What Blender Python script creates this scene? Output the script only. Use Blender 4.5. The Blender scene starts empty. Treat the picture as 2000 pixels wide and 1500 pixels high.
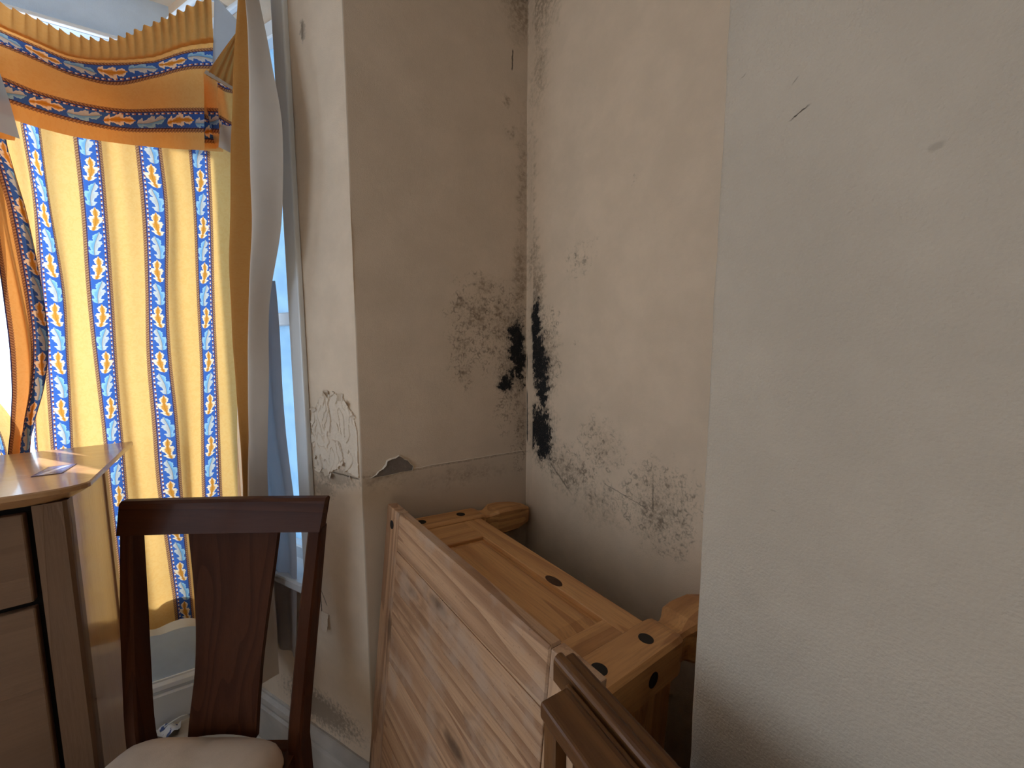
import bpy, bmesh, math, random
import numpy as np
from mathutils import Vector, Matrix, noise as mn
random.seed(7)
SC = bpy.context.scene
COL = SC.collection
R = math.radians

# ------------------------------------------------------------------ camera
cam_d = bpy.data.cameras.new('camera'); cam = bpy.data.objects.new('camera', cam_d); COL.objects.link(cam)
cam_d.sensor_width = 36; cam_d.lens = 13.5; cam_d.clip_start = 0.02
cam.location = (0, 0, 1.36)
cam.rotation_euler = (R(90 - 5.8), 0, R(-30.3))
SC.camera = cam

# ------------------------------------------------------------------ world, sun, exposure
W = bpy.data.worlds.new('world'); SC.world = W; W.use_nodes = True
bg = W.node_tree.nodes['Background']
bg.inputs['Color'].default_value = (0.68, 0.83, 1.0, 1); bg.inputs['Strength'].default_value = 3.9
sun_d = bpy.data.lights.new('sun', 'SUN'); sun = bpy.data.objects.new('sun', sun_d); COL.objects.link(sun)
sun_d.energy = 8.5; sun_d.angle = R(1.2); sun_d.color = (1.0, 0.93, 0.82)
sun.location = (-3, 5, 4)
sun.rotation_euler = Vector((0.606 * .82, -0.795 * .82, -0.57)).to_track_quat('-Z', 'Y').to_euler()
vs = SC.view_settings
vs.view_transform = 'Standard'; vs.look = 'None'; vs.gamma = 1; vs.exposure = 0.25; vs.use_curve_mapping = False
cy = SC.cycles
cy.use_denoising = True; cy.use_adaptive_sampling = True; cy.adaptive_threshold = 0.05; cy.adaptive_min_samples = 12
cy.max_bounces = 7; cy.diffuse_bounces = 4; cy.glossy_bounces = 4; cy.transmission_bounces = 6; cy.transparent_max_bounces = 12
cy.sample_clamp_indirect = 6.0
cy.caustics_reflective = False; cy.caustics_refractive = False

# ------------------------------------------------------------------ node helpers
class S:
    def __init__(s, b, k): s.b = b; s.k = k
    def __add__(s, o): return s.b.m('ADD', s, o)
    __radd__ = __add__
    def __sub__(s, o): return s.b.m('SUBTRACT', s, o)
    def __rsub__(s, o): return s.b.m('SUBTRACT', o, s)
    def __mul__(s, o): return s.b.m('MULTIPLY', s, o)
    __rmul__ = __mul__
    def __truediv__(s, o): return s.b.m('DIVIDE', s, o)
    def __rtruediv__(s, o): return s.b.m('DIVIDE', o, s)

class MatB:
    def __init__(s, name):
        s.mat = bpy.data.materials.new(name); s.mat.use_nodes = True
        s.nt = s.mat.node_tree; s.nt.nodes.clear()
        s.out = s.nt.nodes.new('ShaderNodeOutputMaterial')
    def n(s, t): return s.nt.nodes.new(t)
    def put(s, sock, v):
        if isinstance(v, S): s.nt.links.new(v.k, sock)
        elif isinstance(v, (tuple, list)) and sock.type == 'RGBA' and len(v) == 3: sock.default_value = (*v, 1)
        else: sock.default_value = v
    def m(s, op, a, b=None, c=None, clamp=False):
        q = s.n('ShaderNodeMath'); q.operation = op; q.use_clamp = clamp
        s.put(q.inputs[0], a)
        if b is not None: s.put(q.inputs[1], b)
        if c is not None: s.put(q.inputs[2], c)
        return S(s, q.outputs[0])
    def mx(s, a, b): return s.m('MAXIMUM', a, b)
    def mi(s, a, b): return s.m('MINIMUM', a, b)
    def ab(s, a): return s.m('ABSOLUTE', a)
    def sin(s, a): return s.m('SINE', a)
    def fr(s, a): return s.m('FRACT', a)
    def fl(s, a): return s.m('FLOOR', a)
    def sq(s, a): return s.m('SQRT', a)
    def lt(s, a, b): return s.m('LESS_THAN', a, b)
    def gt(s, a, b): return s.m('GREATER_THAN', a, b)
    def cl(s, a): return s.m('ADD', a, 0.0, clamp=True)
    def sm(s, x, a, b, lo=0.0, hi=1.0):
        q = s.n('ShaderNodeMapRange'); q.interpolation_type = 'SMOOTHSTEP'
        s.put(q.inputs['Value'], x); s.put(q.inputs['From Min'], a); s.put(q.inputs['From Max'], b)
        q.inputs['To Min'].default_value = lo; q.inputs['To Max'].default_value = hi
        return S(s, q.outputs['Result'])
    def mix(s, f, a, b, mode='MIX'):
        q = s.n('ShaderNodeMix'); q.data_type = 'RGBA'; q.blend_type = mode
        s.put(q.inputs[0], f); s.put(q.inputs[6], a); s.put(q.inputs[7], b)
        return S(s, q.outputs[2])
    def coord(s, kind='Object'):
        return S(s, s.n('ShaderNodeTexCoord').outputs[kind])
    def uv(s):
        return S(s, s.n('ShaderNodeUVMap').outputs[0])
    def sep(s, v):
        q = s.n('ShaderNodeSeparateXYZ'); s.put(q.inputs[0], v)
        return [S(s, q.outputs[i]) for i in range(3)]
    def comb(s, x=0.0, y=0.0, z=0.0):
        q = s.n('ShaderNodeCombineXYZ')
        for i, v in enumerate((x, y, z)): s.put(q.inputs[i], v)
        return S(s, q.outputs[0])
    def vadd(s, a, b):
        q = s.n('ShaderNodeVectorMath'); q.operation = 'ADD'; s.put(q.inputs[0], a); s.put(q.inputs[1], b); return S(s, q.outputs[0])
    def vmul(s, a, b):
        q = s.n('ShaderNodeVectorMath'); q.operation = 'MULTIPLY'; s.put(q.inputs[0], a); s.put(q.inputs[1], b); return S(s, q.outputs[0])
    def noise(s, v, scale, detail=2.0, rough=0.5, dist=0.0):
        q = s.n('ShaderNodeTexNoise'); s.put(q.inputs['Vector'], v); q.inputs['Scale'].default_value = scale
        q.inputs['Detail'].default_value = detail; q.inputs['Roughness'].default_value = rough; q.inputs['Distortion'].default_value = dist
        return S(s, q.outputs[0])
    def noisec(s, v, scale, detail=2.0):
        q = s.n('ShaderNodeTexNoise'); s.put(q.inputs['Vector'], v); q.inputs['Scale'].default_value = scale
        q.inputs['Detail'].default_value = detail
        return S(s, q.outputs[1])
    def voro(s, v, scale, feat='F1'):
        q = s.n('ShaderNodeTexVoronoi'); q.feature = feat; s.put(q.inputs['Vector'], v); q.inputs['Scale'].default_value = scale
        return S(s, q.outputs[0])
    def rnd(s):
        return S(s, s.n('ShaderNodeObjectInfo').outputs['Random'])
    def bump(s, h, strength=0.3, dist=0.01):
        q = s.n('ShaderNodeBump'); q.inputs['Strength'].default_value = strength; q.inputs['Distance'].default_value = dist
        s.put(q.inputs['Height'], h); return S(s, q.outputs[0])
    def bsdf(s, color, rough=0.5, normal=None, spec=0.5, coat=0.0, coat_rough=0.1, metal=0.0):
        q = s.n('ShaderNodeBsdfPrincipled')
        s.put(q.inputs['Base Color'], color); s.put(q.inputs['Roughness'], rough)
        s.put(q.inputs['Specular IOR Level'], spec); s.put(q.inputs['Coat Weight'], coat)
        q.inputs['Coat Roughness'].default_value = coat_rough; q.inputs['Metallic'].default_value = metal
        if normal: s.put(q.inputs['Normal'], normal)
        s.nt.links.new(q.outputs[0], s.out.inputs[0]); return s.mat

def plain(name, col, rough=0.6, spec=0.4, bump_scale=0, bump_s=0.1, var=0.06, metal=0.0):
    b = MatB(name); P = b.coord()
    f = b.noise(P, 9, 3)
    c = b.mix(f, tuple(x * (1 - var * 2) for x in col), tuple(min(1, x * (1 + var)) for x in col))
    nm = b.bump(b.noise(P, bump_scale, 2), bump_s, 0.003) if bump_scale else None
    return b.bsdf(c, rough, nm, spec, metal=metal)

# ------------------------------------------------------------------ mesh helpers
def obj(name, bm, mat, parent=None, smooth=False, tri=False):
    me = bpy.data.meshes.new(name)
    bmesh.ops.recalc_face_normals(bm, faces=bm.faces[:]) if tri is False else None
    bm.to_mesh(me); bm.free()
    if smooth:
        for p in me.polygons: p.use_smooth = True
    o = bpy.data.objects.new(name, me); COL.objects.link(o)
    if mat: me.materials.append(mat)
    if parent: o.parent = parent
    return o
def thing(name, label, cat, mat=None, loc=(0, 0, 0), group=None):
    o = bpy.data.objects.new(name, None); COL.objects.link(o); o.empty_display_size = 0.05
    if mat is not None: o.matrix_world = mat
    else: o.location = loc
    tag(o, label, cat, group); return o
def tag(o, label, cat, group=None):
    o['label'] = label; o['category'] = cat
    if group: o['group'] = group
    return o
def struct(o): o['kind'] = 'structure'; return o
def box(bm, x0, x1, y0, y1, z0, z1, bev=0.0, seg=2):
    vs_ = [bm.verts.new((x, y, z)) for x in (x0, x1) for y in (y0, y1) for z in (z0, z1)]
    F = [(0, 1, 3, 2), (4, 6, 7, 5), (0, 4, 5, 1), (2, 3, 7, 6), (0, 2, 6, 4), (1, 5, 7, 3)]
    fs = [bm.faces.new([vs_[i] for i in f]) for f in F]
    if bev > 0:
        ed = list({e for f in fs for e in f.edges})
        bmesh.ops.bevel(bm, geom=ed, offset=bev, segments=seg, profile=0.5, affect='EDGES', clamp_overlap=True)
    return bm
def B(*a, **k): return box(bmesh.new(), *a, **k)
def prism(bm, pts, axis, a, b):
    """extrude a closed 2-D outline along an axis ('x','y','z') from a to b"""
    def mk(p, t):
        return {'x': (t, p[0], p[1]), 'y': (p[0], t, p[1]), 'z': (p[0], p[1], t)}[axis]
    v0 = [bm.verts.new(mk(p, a)) for p in pts]; v1 = [bm.verts.new(mk(p, b)) for p in pts]
    n = len(pts)
    bm.faces.new(v0); bm.faces.new(list(reversed(v1)))
    for i in range(n): bm.faces.new((v0[i], v1[i], v1[(i + 1) % n], v0[(i + 1) % n]))
    return bm
def cyl(bm, c, axis, r, h, n=20, r2=None, sx=1.0, sy=1.0):
    ax = Vector(axis).normalized(); q = Vector((0, 0, 1)).rotation_difference(ax)
    r2 = r if r2 is None else r2; c = Vector(c)
    a = [bm.verts.new(c + q @ Vector((r * sx * math.cos(t), r * sy * math.sin(t), 0))) for t in [2 * math.pi * i / n for i in range(n)]]
    b = [bm.verts.new(c + q @ Vector((r2 * sx * math.cos(t), r2 * sy * math.sin(t), h))) for t in [2 * math.pi * i / n for i in range(n)]]
    bm.faces.new(list(reversed(a))); bm.faces.new(b)
    for i in range(n): bm.faces.new((a[i], a[(i + 1) % n], b[(i + 1) % n], b[i]))
    return bm
def tube(bm, pts, r, n=8):
    pts = [Vector(p) for p in pts]; rings = []
    for i, p in enumerate(pts):
        d = (pts[min(i + 1, len(pts) - 1)] - pts[max(i - 1, 0)]).normalized()
        u = d.orthogonal().normalized(); w = d.cross(u)
        rr = r[i] if isinstance(r, (list, tuple)) else r
        rings.append([bm.verts.new(p + rr * (u * math.cos(2 * math.pi * k / n) + w * math.sin(2 * math.pi * k / n))) for k in range(n)])
    for a, b in zip(rings, rings[1:]):
        for k in range(n): bm.faces.new((a[k], a[(k + 1) % n], b[(k + 1) % n], b[k]))
    bm.faces.new(list(reversed(rings[0]))); bm.faces.new(rings[-1]); return bm
def loft(bm, rings, cap=True):
    R_ = [[bm.verts.new(p) for p in r] for r in rings]; n = len(R_[0])
    for a, b in zip(R_, R_[1:]):
        for k in range(n): bm.faces.new((a[k], a[(k + 1) % n], b[(k + 1) % n], b[k]))
    if cap: bm.faces.new(list(reversed(R_[0]))); bm.faces.new(R_[-1])
    return bm
def interp(xs, ys, x):
    if x <= xs[0]: return ys[0]
    if x >= xs[-1]: return ys[-1]
    for i in range(len(xs) - 1):
        if xs[i] <= x <= xs[i + 1]:
            t = (x - xs[i]) / (xs[i + 1] - xs[i]); break
    # Catmull-Rom
    p1, p2 = ys[i], ys[i + 1]; p0 = ys[i - 1] if i > 0 else 2 * p1 - p2; p3 = ys[i + 2] if i + 2 < len(ys) else 2 * p2 - p1
    return 0.5 * (2 * p1 + (p2 - p0) * t + (2 * p0 - 5 * p1 + 4 * p2 - p3) * t * t + (3 * p1 - p0 - 3 * p2 + p3) * t ** 3)
def lin(xs, ys, x):
    if x <= xs[0]: return ys[0]
    for i in range(len(xs) - 1):
        if x <= xs[i + 1]: return ys[i] + (ys[i + 1] - ys[i]) * (x - xs[i]) / (xs[i + 1] - xs[i])
    return ys[-1]
def sheet(name, nu, nv, fn, mat, parent=None):
    """cloth sheet; fn(i/nu, j/nv) -> (position, (U, V) in metres)"""
    bm = bmesh.new(); uvl = bm.loops.layers.uv.new('UVMap'); G = []
    for j in range(nv + 1):
        row = []
        for i in range(nu + 1):
            p, uv = fn(i / nu, j / nv); v = bm.verts.new(p); row.append((v, uv))
        G.append(row)
    for j in range(nv):
        for i in range(nu):
            q = [G[j][i], G[j][i + 1], G[j + 1][i + 1], G[j + 1][i]]
            f = bm.faces.new([a[0] for a in q])
            for l, a in zip(f.loops, q): l[uvl].uv = a[1]
    return obj(name, bm, mat, parent, smooth=True, tri=True)

# ------------------------------------------------------------------ materials
PAINT = (0.72, 0.535, 0.37)
def field(lst, A, Z):
    """numpy stain envelope: 1 at the middle of a blob, 0 at its rim, negative outside"""
    acc = np.full(A.shape, -1.0)
    for (ca, cz, ra, rz, w) in lst:
        acc = np.maximum(acc, (1 - np.sqrt(((A - ca) / ra) ** 2 + ((Z - cz) / rz) ** 2)) * w)
    return acc
def add_fields(o, axis, **lists):
    n = len(o.data.vertices); co = np.empty(n * 3); o.data.vertices.foreach_get('co', co); co = co.reshape(-1, 3)
    A, Z = co[:, axis].copy(), co[:, 2].copy()
    A += .010 * np.sin(Z * 61 + A * 37) * np.sin(Z * 143 + 1.3) + .004 * np.sin(Z * 310 + A * 200); Z += .014 * np.sin(A * 71 + 2) * np.sin(A * 173 + Z * 40)
    for k, l in lists.items():
        at = o.data.attributes.new(k, 'FLOAT', 'POINT'); at.data.foreach_set('value', np.clip(field(l, A, Z), -1, 1).astype(np.float32))
def wall_mat(name, axis, stains=False, dark=(), spots=(), col=PAINT, stipple=420, stip=0.25, dado=None, strip=None):
    b = MatB(name); P = b.coord(); X = b.sep(P); z = X[2]
    a = X[0] if axis == 'x' else X[1]
    mid = b.noise(P, 9, 5, 0.62); fine = b.noise(P, 90, 3, 0.65)
    c = b.mix(b.sm(mid, .3, .75), tuple(v * .93 for v in col), tuple(v * 1.04 for v in col))
    h = b.noise(P, stipple, 2) * 0.6 + b.noise(P, 60, 1) * 0.5
    if stains:
        def attr(nm):
            q = b.n('ShaderNodeAttribute'); q.attribute_name = nm; return S(b, q.outputs['Fac'])
        rag = b.noise(P, 34, 4, .7); grit = b.noise(b.vmul(P, (1, 1, .6)), 170, 3, .75)
        e = attr('brown') + (rag - .5) * 1.2
        k = b.cl(b.sm(e, 0.0, 0.95) * (0.25 + b.sm(fine, .35, .62) * 0.9))
        c = b.mix(k * 0.62, c, (0.20, 0.13, 0.078))
        e = attr('speck') + (rag - .5) * .8
        cell = b.voro(b.vadd(P, b.vmul(b.noisec(P, 55, 2), (.016, .016, .016))), 62)
        ring = b.sm(b.ab(cell - 0.40), 0.17, 0.03)
        pick = b.sm(rag, .44, .60)
        c = b.mix(b.cl(b.sm(e, 0.0, 0.4) * ring * pick) * 0.52, c, (0.10, 0.068, 0.048))
        c = b.mix(b.sm(e, 0.0, 0.7) * b.sm(grit, .50, .66) * 0.5, c, (0.15, 0.105, 0.072))
        be = attr('black')
        e = be + (rag - .5) * 1.1 + (grit - .5) * 1.3
        halo = b.sm(be + (grit - .5) * 1.5, -.42, .35)
        c = b.mix(halo * .42, c, (0.085, 0.068, 0.055))
        k = b.sm(e, 0.08, 0.40)
        pores = b.sm(b.voro(P, 300), .08, .30)
        c = b.mix(k * (0.66 + pores * 0.33), c, (0.012, 0.011, 0.011))
    for (a0, z0, ra, rz, st) in spots:
        da = (a - a0) * (1 / ra); dz = (z - z0) * (1 / rz)
        k = b.sm(b.sq(da * da + dz * dz) + (fine - .5) * 1.6, 1.0, .35)
        c = b.mix(k * st, c, (0.20, 0.15, 0.11))
    for (a0, z0, a1, z1, wd, st) in dark:      # short strokes / scratches
        L = math.hypot(a1 - a0, z1 - z0); ux, uz = (a1 - a0) / L, (z1 - z0) / L
        wob = (fine - .5) * 0.006
        t = (a - a0) * ux + (z - z0) * uz; s_ = b.ab((a - a0) * -uz + (z - z0) * ux + wob)
        k = b.sm(s_, wd, wd * .3) * b.sm(t, -.004, .004) * b.sm(t, L + .004, L - .004)
        c = b.mix(k * st * b.sm(mid, .30, .5), c, (0.09, 0.065, 0.045))
    if strip:                                   # clean pale bead run down the inside corner
        lo, hi = strip; zn = b.noise(b.vmul(P, (1, 1, .25)), 30, 2)
        k = b.sm(a, lo - .003, lo) * b.sm(a, hi + .002, hi) * b.sm(zn, .62, .5)
        c = b.mix(k * 0.8, c, tuple(v * .92 for v in col))
        e1 = b.sm(b.ab(a - hi - .001), .004, .001) * b.sm(zn, .46, .54) * b.sm(z, .98, 1.04) * b.sm(z, 1.45, 1.36)
        c = b.mix(e1 * .95, c, (0.015, .013, .012))
    if dado is not None:                        # old plaster line
        zz = z + (mid - .5) * 0.014
        k = b.sm(b.ab(zz - dado), .005, .001)
        c = b.mix(k * b.sm(fine, .35, .6) * .5, c, (.25, .19, .14))
        low = b.sm(zz, dado, dado - .01)
        c = b.mix(low * (0.14 + b.sm(mid, .45, .7) * .2), c, (.36, .29, .22))
    return b.bsdf(c, 0.85, b.bump(h, stip, 0.004), 0.25)

LB = [(.628, 1.365, .034, .095, 1), (.640, 1.31, .026, .10, .8), (.588, 1.243, .030, .030, 1), (.610, 1.262, .04, .035, .45)]
LBr = [(.626, 1.30, .07, .14, 1), (.560, 1.474, .020, .044, 1.2), (.490, 1.448, .05, .07, 1), (.440, 1.474, .024, .026, 1), (.640, 1.573, .035, .16, 1.1), (.514, 1.532, .045, .045, .9), (.446, 1.36, .035, .05, .7), (.445, 1.28, .035, .04, .7),
       (.583, 1.413, .09, .11, .7), (.642, 2.36, .08, .16, 1.1), (.602, 1.987, .028, .018, 1), (.593, 2.066, .014, .03, .9), (.65, 1.85, .03, .3, .7), (.20, 1.0, .14, .04, .6), (.45, .97, .24, .04, .6), (.65, 1.1, .04, .14, .6), (.52, 1.354, .014, .014, 1.2)]
LSp = [(.50, 1.42, .12, .17, 1), (.60, 1.40, .09, .18, 1), (.446, 1.33, .06, .12, .9), (.60, 1.17, .07, .12, .7), (.64, 1.05, .04, .14, .7)]
M_left = wall_mat('alcove_side_plaster', 'x', True, col=(.63, .49, .36), dark= [(.611, 2.16, .613, 2.215, .003, .9), (.66, 1.0, .64, 1.03, .003, .5)], dado=1.012)
# the back wall's own frame: y = -(distance from the corner)
RB = [(-.045, 1.42, .030, .105, 1), (-.056, 1.335, .042, .075, 1), (-.068, 1.284, .046, .068, 1), (-.080, 1.222, .034, .066, 1), (-.068, 1.100, .066, .086, 1), (-.085, 1.045, .05, .05, .9), (-.024, 1.06, .012, .07, .9)]
RBr = [(-.046, 1.544, .055, .11, 1.1), (-.03, 1.62, .04, .15, 1), (-.05, 2.36, .13, .20, 1.2), (-.05, 2.15, .06, .16, .7), (-.221, 1.591, .07, .06, .3), (-.31, 1.10, .10, .10, .5), (-.19, .99, .14, .09, .7), (-.49, .98, .11, .12, .7),
       (-.30, .94, .14, .08, .6), (-.02, 1.8, .03, .4, .8), (-.1, 1.33, .07, .15, .8)]
RSp = [(-.104, 1.411, .055, .08, 1), (-.115, 1.29, .05, .10, 1), (-.20, 1.0, .16, .08, .9), (-.49, .99, .12, .13, 1), (-.30, 1.08, .10, .10, .5), (-.215, 1.371, .012, .011, 1.3), (-.22, 1.59, .07, .06, .35), (-.389, 1.734, .014, .012, 1), (-.38, .96, .15, .06, .6)]
M_right = wall_mat('alcove_back_plaster', 'y', True, [(-.468, 1.064, -.471, .973, .0022, .7), (-.327, .998, -.464, .974, .002, .5), (-.12, 1.0, -.21, .93, .004, .6)], strip=(-.030, -.006))
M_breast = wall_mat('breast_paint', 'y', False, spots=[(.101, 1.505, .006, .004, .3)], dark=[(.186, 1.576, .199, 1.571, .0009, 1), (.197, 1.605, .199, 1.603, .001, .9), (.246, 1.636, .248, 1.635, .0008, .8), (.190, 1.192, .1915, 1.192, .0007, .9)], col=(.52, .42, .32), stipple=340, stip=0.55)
M_paint = wall_mat('room_paint', 'x')
M_bay = wall_mat('sky_tinted_bay_paint', 'x', col=(.66, .78, .92))  # white bay paint with the skylight's blue put into its colour
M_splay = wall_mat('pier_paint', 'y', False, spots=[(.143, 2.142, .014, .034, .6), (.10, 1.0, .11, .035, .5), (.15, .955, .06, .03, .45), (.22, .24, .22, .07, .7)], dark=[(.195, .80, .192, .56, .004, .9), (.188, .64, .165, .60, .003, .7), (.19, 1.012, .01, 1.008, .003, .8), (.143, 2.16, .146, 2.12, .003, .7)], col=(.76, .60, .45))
M_plaster = plain('bare_plaster', (.52, .46, .40), .95, .1, 160, .5, .15)
M_flake = plain('paint_flake', (.78, .645, .51), .8, .2, 120, .4, .08)
M_gyp = plain('grey_plaster', (.20, .155, .125), .95, .1, 140, .4, .2)
M_white = plain('white_gloss', (.82, .84, .86), .35, .5, 60, .05, .04)
M_ceil = plain('ceiling_paint', (.82, .79, .74), .9, .2, 200, .2, .04)
M_floor = None
def floor_mat():
    b = MatB('floor_vinyl'); P = b.coord(); X = b.sep(P)
    f = b.noise(b.vmul(P, (3, 40, 1)), 2.0, 4, .6)
    c = b.mix(f, (.42, .36, .29), (.60, .54, .46))
    seam = b.sm(b.ab(b.fr(X[1] / .16) - .5), .48, .495)
    c = b.mix(seam * .6, c, (.15, .12, .09))
    return b.bsdf(c, .4, None, .4)
M_floor = floor_mat()

def wood_mat(name, grain, light, dark, rough=.45, coat=0.0, ring=26.0, knots=True, wear=None, fibre=1.0, spec=.4):
    """grain: 0/1/2 local axis the fibres run along"""
    b = MatB(name); P = b.coord(); r = b.rnd()
    sc = [1.0, 1.0, 1.0]; sc[grain] = 0.045
    off = b.comb(r * 13.1, r * 7.7, r * 5.3)
    Q = b.vadd(b.vmul(P, tuple(sc)), off)
    Q2 = b.vadd(Q, b.vmul(b.noisec(Q, 5, 2), (.05, .05, .05)))
    body = b.noise(Q2, 7.0, 2, .5)
    saw = b.fr(body * ring * .45)
    rings = b.sm(saw, .25, .95) * b.sm(saw, 1.0, .97)
    fib = b.noise(b.vmul(Q, (1, 1, 1)), 260, 3, .6)
    c = b.mix(b.cl(rings * .75 + b.sm(body, .45, .75) * .25), light, dark)
    c = b.mix(b.sm(fib, .40, .75) * .35 * fibre, c, tuple(v * .55 for v in dark))
    h = fib * .7 - rings * .6
    if knots:
        sk = [1.0, 1.0, 1.0]; sk[grain] = .35
        K = b.vadd(b.vmul(P, tuple(sk)), b.vadd(off, b.vmul(b.noisec(P, 30, 2), (.012, .012, .012))))
        q = b.voro(K, 7.5)
        kn = b.sm(q, .17, .05)
        c = b.mix(kn * .85, c, tuple(v * .28 for v in dark))
        c = b.mix(b.sm(b.ab(q - .2), .05, .0) * .4, c, tuple(v * .7 for v in dark))
    if wear:
        w = b.sm(b.noise(b.vadd(P, off), 9, 4, .6), .48, .68)
        c = b.mix(w * .6, c, wear)
        s_ = b.sm(b.noise(P, 160, 3, .6), .62, .72)
        c = b.mix(s_ * .5, c, tuple(v * .45 for v in dark))
    return b.bsdf(c, rough, b.bump(h, .25, .002), spec, coat, .08)
PINE_L, PINE_D = (.70, .36, .14), (.46, .20, .07)
M_pine = [wood_mat('pine_%d' % i, i, PINE_L, PINE_D) for i in range(3)]
M_pinetop = [wood_mat('worn_pine_%d' % i, i, (.57, .335, .19), (.31, .15, .074), .6, wear=(.47, .33, .24)) for i in range(2)]
M_plug = plain('black_plug', (.012, .010, .009), .5, .3)
M_chairw = [wood_mat('chair_wood_%d' % i, i, (.080, .026, .011), (.050, .015, .007), .45, .03, knots=False, fibre=.6, spec=.10) for i in range(3)]
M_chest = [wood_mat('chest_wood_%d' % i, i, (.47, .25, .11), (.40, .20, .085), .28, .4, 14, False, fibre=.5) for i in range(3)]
M_chestd = [wood_mat('shaded_chest_front_%d' % i, i, (.20, .11, .06), (.17, .09, .048), .5, .05, 14, False, fibre=.5) for i in range(3)]  # chest wood darkened in colour for the shade on its front
M_dark = [wood_mat('dark_frame_wood_%d' % i, i, (.17, .072, .024), (.095, .036, .013), .45, .12, knots=False, fibre=.8, spec=.2) for i in range(3)]
M_shadow = plain('dark_recess', (.015, .012, .010), .9, .1)
def seat_mat():
    b = MatB('taupe_suede'); P = b.coord(); X = b.sep(P)
    n1 = b.noise(P, 11, 4, .6); wv = b.noise(P, 900, 2)
    c = b.mix(b.sm(n1, .3, .7), (.62, .50, .39), (.74, .60, .48))
    return b.bsdf(c, .95, b.bump(wv, .3, .001), .1)
M_seat = seat_mat()

# ---- printed curtain cloth
def cloth_mat(name, horiz=False, trans=.30, lining=False, tint=1.0, plainc=False):
    b = MatB(name); X = b.sep(b.uv()); U, V = (X[0], X[1]) if not horiz else (X[1], X[0])
    P3 = b.comb(U, V, 0.0)
    weave = b.noise(P3, 900, 2)
    if lining:
        n1 = b.noise(P3, 12, 4, .6)
        c = b.mix(n1, lining[0], lining[1])
    else:
        a = (b.fr(U / .125 + 0.5) - 0.5) * .125                 # metres from a stripe's middle
        aa = b.ab(a)
        dam = b.sm(b.noise(P3, 95, 2, .5, 1.5), .48, .56)       # tone-on-tone damask
        c = b.mix(dam * .5, (.94, .63, .235), (.91, .565, .185))
        par = b.fr(b.fl(U / .125 + .5) * .5) * 2.0           # every other stripe is mirrored
        am = a * (1.0 - par * 2.0)
        scal = b.ab(b.sin(V * (math.pi / .0068))) * .0018
        if not plainc:
            braid = b.lt(aa, .0265 + scal); inner = b.lt(aa, .0188 - scal * .6)
            bw = b.sm(b.sin((V + aa * .7) * (2 * math.pi / .0068)), -.3, .5)
            c = b.mix(braid, c, b.mix(bw, (.27, .135, .065), (.50, .30, .17)))
            c = b.mix(b.lt(b.ab(aa - .0194), .0011), c, (.05, .05, .16))
            c = b.mix(inner, c, (.055, .165, .60))
            dsh = b.lt(b.ab(am - .0152), .0017)
            ph = b.fr(V / .0125)
            dc = b.mix(b.lt(ph, .36), b.mix(b.lt(ph, .66), (.03, .06, .30), (.52, .20, .09)), (.95, .92, .86))
            c = b.mix(dsh, c, dc)
            p = .064
            cell = b.fl(V / p); q = (b.fr(V / p) - .5) * p
            odd = b.fr(cell * .5) * 2.0
            t = q / .061 + .5
            x = am + .0025 + b.sin(t * math.pi * 1.3) * .0030 * (odd * 2.0 - 1.0) - (t - .5) * .009
            ax = b.ab(x)
            ts = t - ax * 13.0
            lob = b.m('COSINE', ts * (2 * math.pi * 2.6) + .6) * .5 + .5
            lob = b.m('POWER', lob, .6)
            small = b.m('COSINE', ts * (2 * math.pi * 9.0) + ax * 500.0) * .09
            env = b.sin(b.m('POWER', b.cl(t), .8) * math.pi)
            env = b.m('POWER', b.mx(env, 0.0), .5) * .0150
            wd = env * (lob * .60 + .42 + small)
            leaf = b.lt(ax, wd)
            stem = b.lt(ax, .0008) * b.lt(b.ab(t - .02), .07)
            core = b.sm(ax, wd * .66, wd * .28)
            gold = b.mix(core, (.98, .90, .72), (.74, .36, .06))
            gold = b.mix(b.sm(ax, .0012, .0003), gold, (.60, .25, .04))
            side = b.gt(x, 0.0)
            sky_ = b.mix(side, (.34, .66, .95), (.62, .72, .78))
            sky_ = b.mix(core * .6, sky_, b.mix(side, (.10, .36, .84), (.50, .52, .52)))
            sky_ = b.mix(b.sm(ax, .0010, .0003), sky_, (.25, .30, .36))
            c = b.mix(inner * b.cl(leaf + stem), c, b.mix(odd, gold, sky_))
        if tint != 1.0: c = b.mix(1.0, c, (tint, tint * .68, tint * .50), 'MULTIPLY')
    nm = b.bump(weave, .15, .0006)
    d = b.n('ShaderNodeBsdfDiffuse'); b.put(d.inputs['Color'], c); b.put(d.inputs['Normal'], nm)
    tr = b.n('ShaderNodeBsdfTranslucent'); b.put(tr.inputs['Color'], c)
    mx = b.n('ShaderNodeMixShader'); mx.inputs[0].default_value = trans
    b.nt.links.new(d.outputs[0], mx.inputs[1]); b.nt.links.new(tr.outputs[0], mx.inputs[2]); b.nt.links.new(mx.outputs[0], b.out.inputs[0])
    return b.mat
M_cur = cloth_mat('oak_leaf_curtain')
M_val = cloth_mat('oak_leaf_valance', True, .85, tint=.99)  # print warmed in colour as if lit through two gold layers
M_head = cloth_mat('valance_heading', True, .72, tint=.62, plainc=True)  # darker tint stands for light lost in the gathered layers
M_cur2 = cloth_mat('shaded_oak_leaf_curtain', trans=.24, tint=.80)  # same print tinted darker to paint the shade on the bunched drape
M_cur3 = cloth_mat('shaded_curtain_edge', trans=.12, tint=.50)  # same print tinted darker still, painting the edge out of the sun
M_lin = cloth_mat('curtain_lining', trans=.20, lining=((.54, .455, .375), (.64, .545, .455)))
M_linw = cloth_mat('cream_lining', trans=.6, lining=((.84, .73, .55), (.90, .80, .62)))
M_net = cloth_mat('net_cloth', trans=.35, lining=((.50, .46, .46), (.58, .54, .54)))
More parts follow.
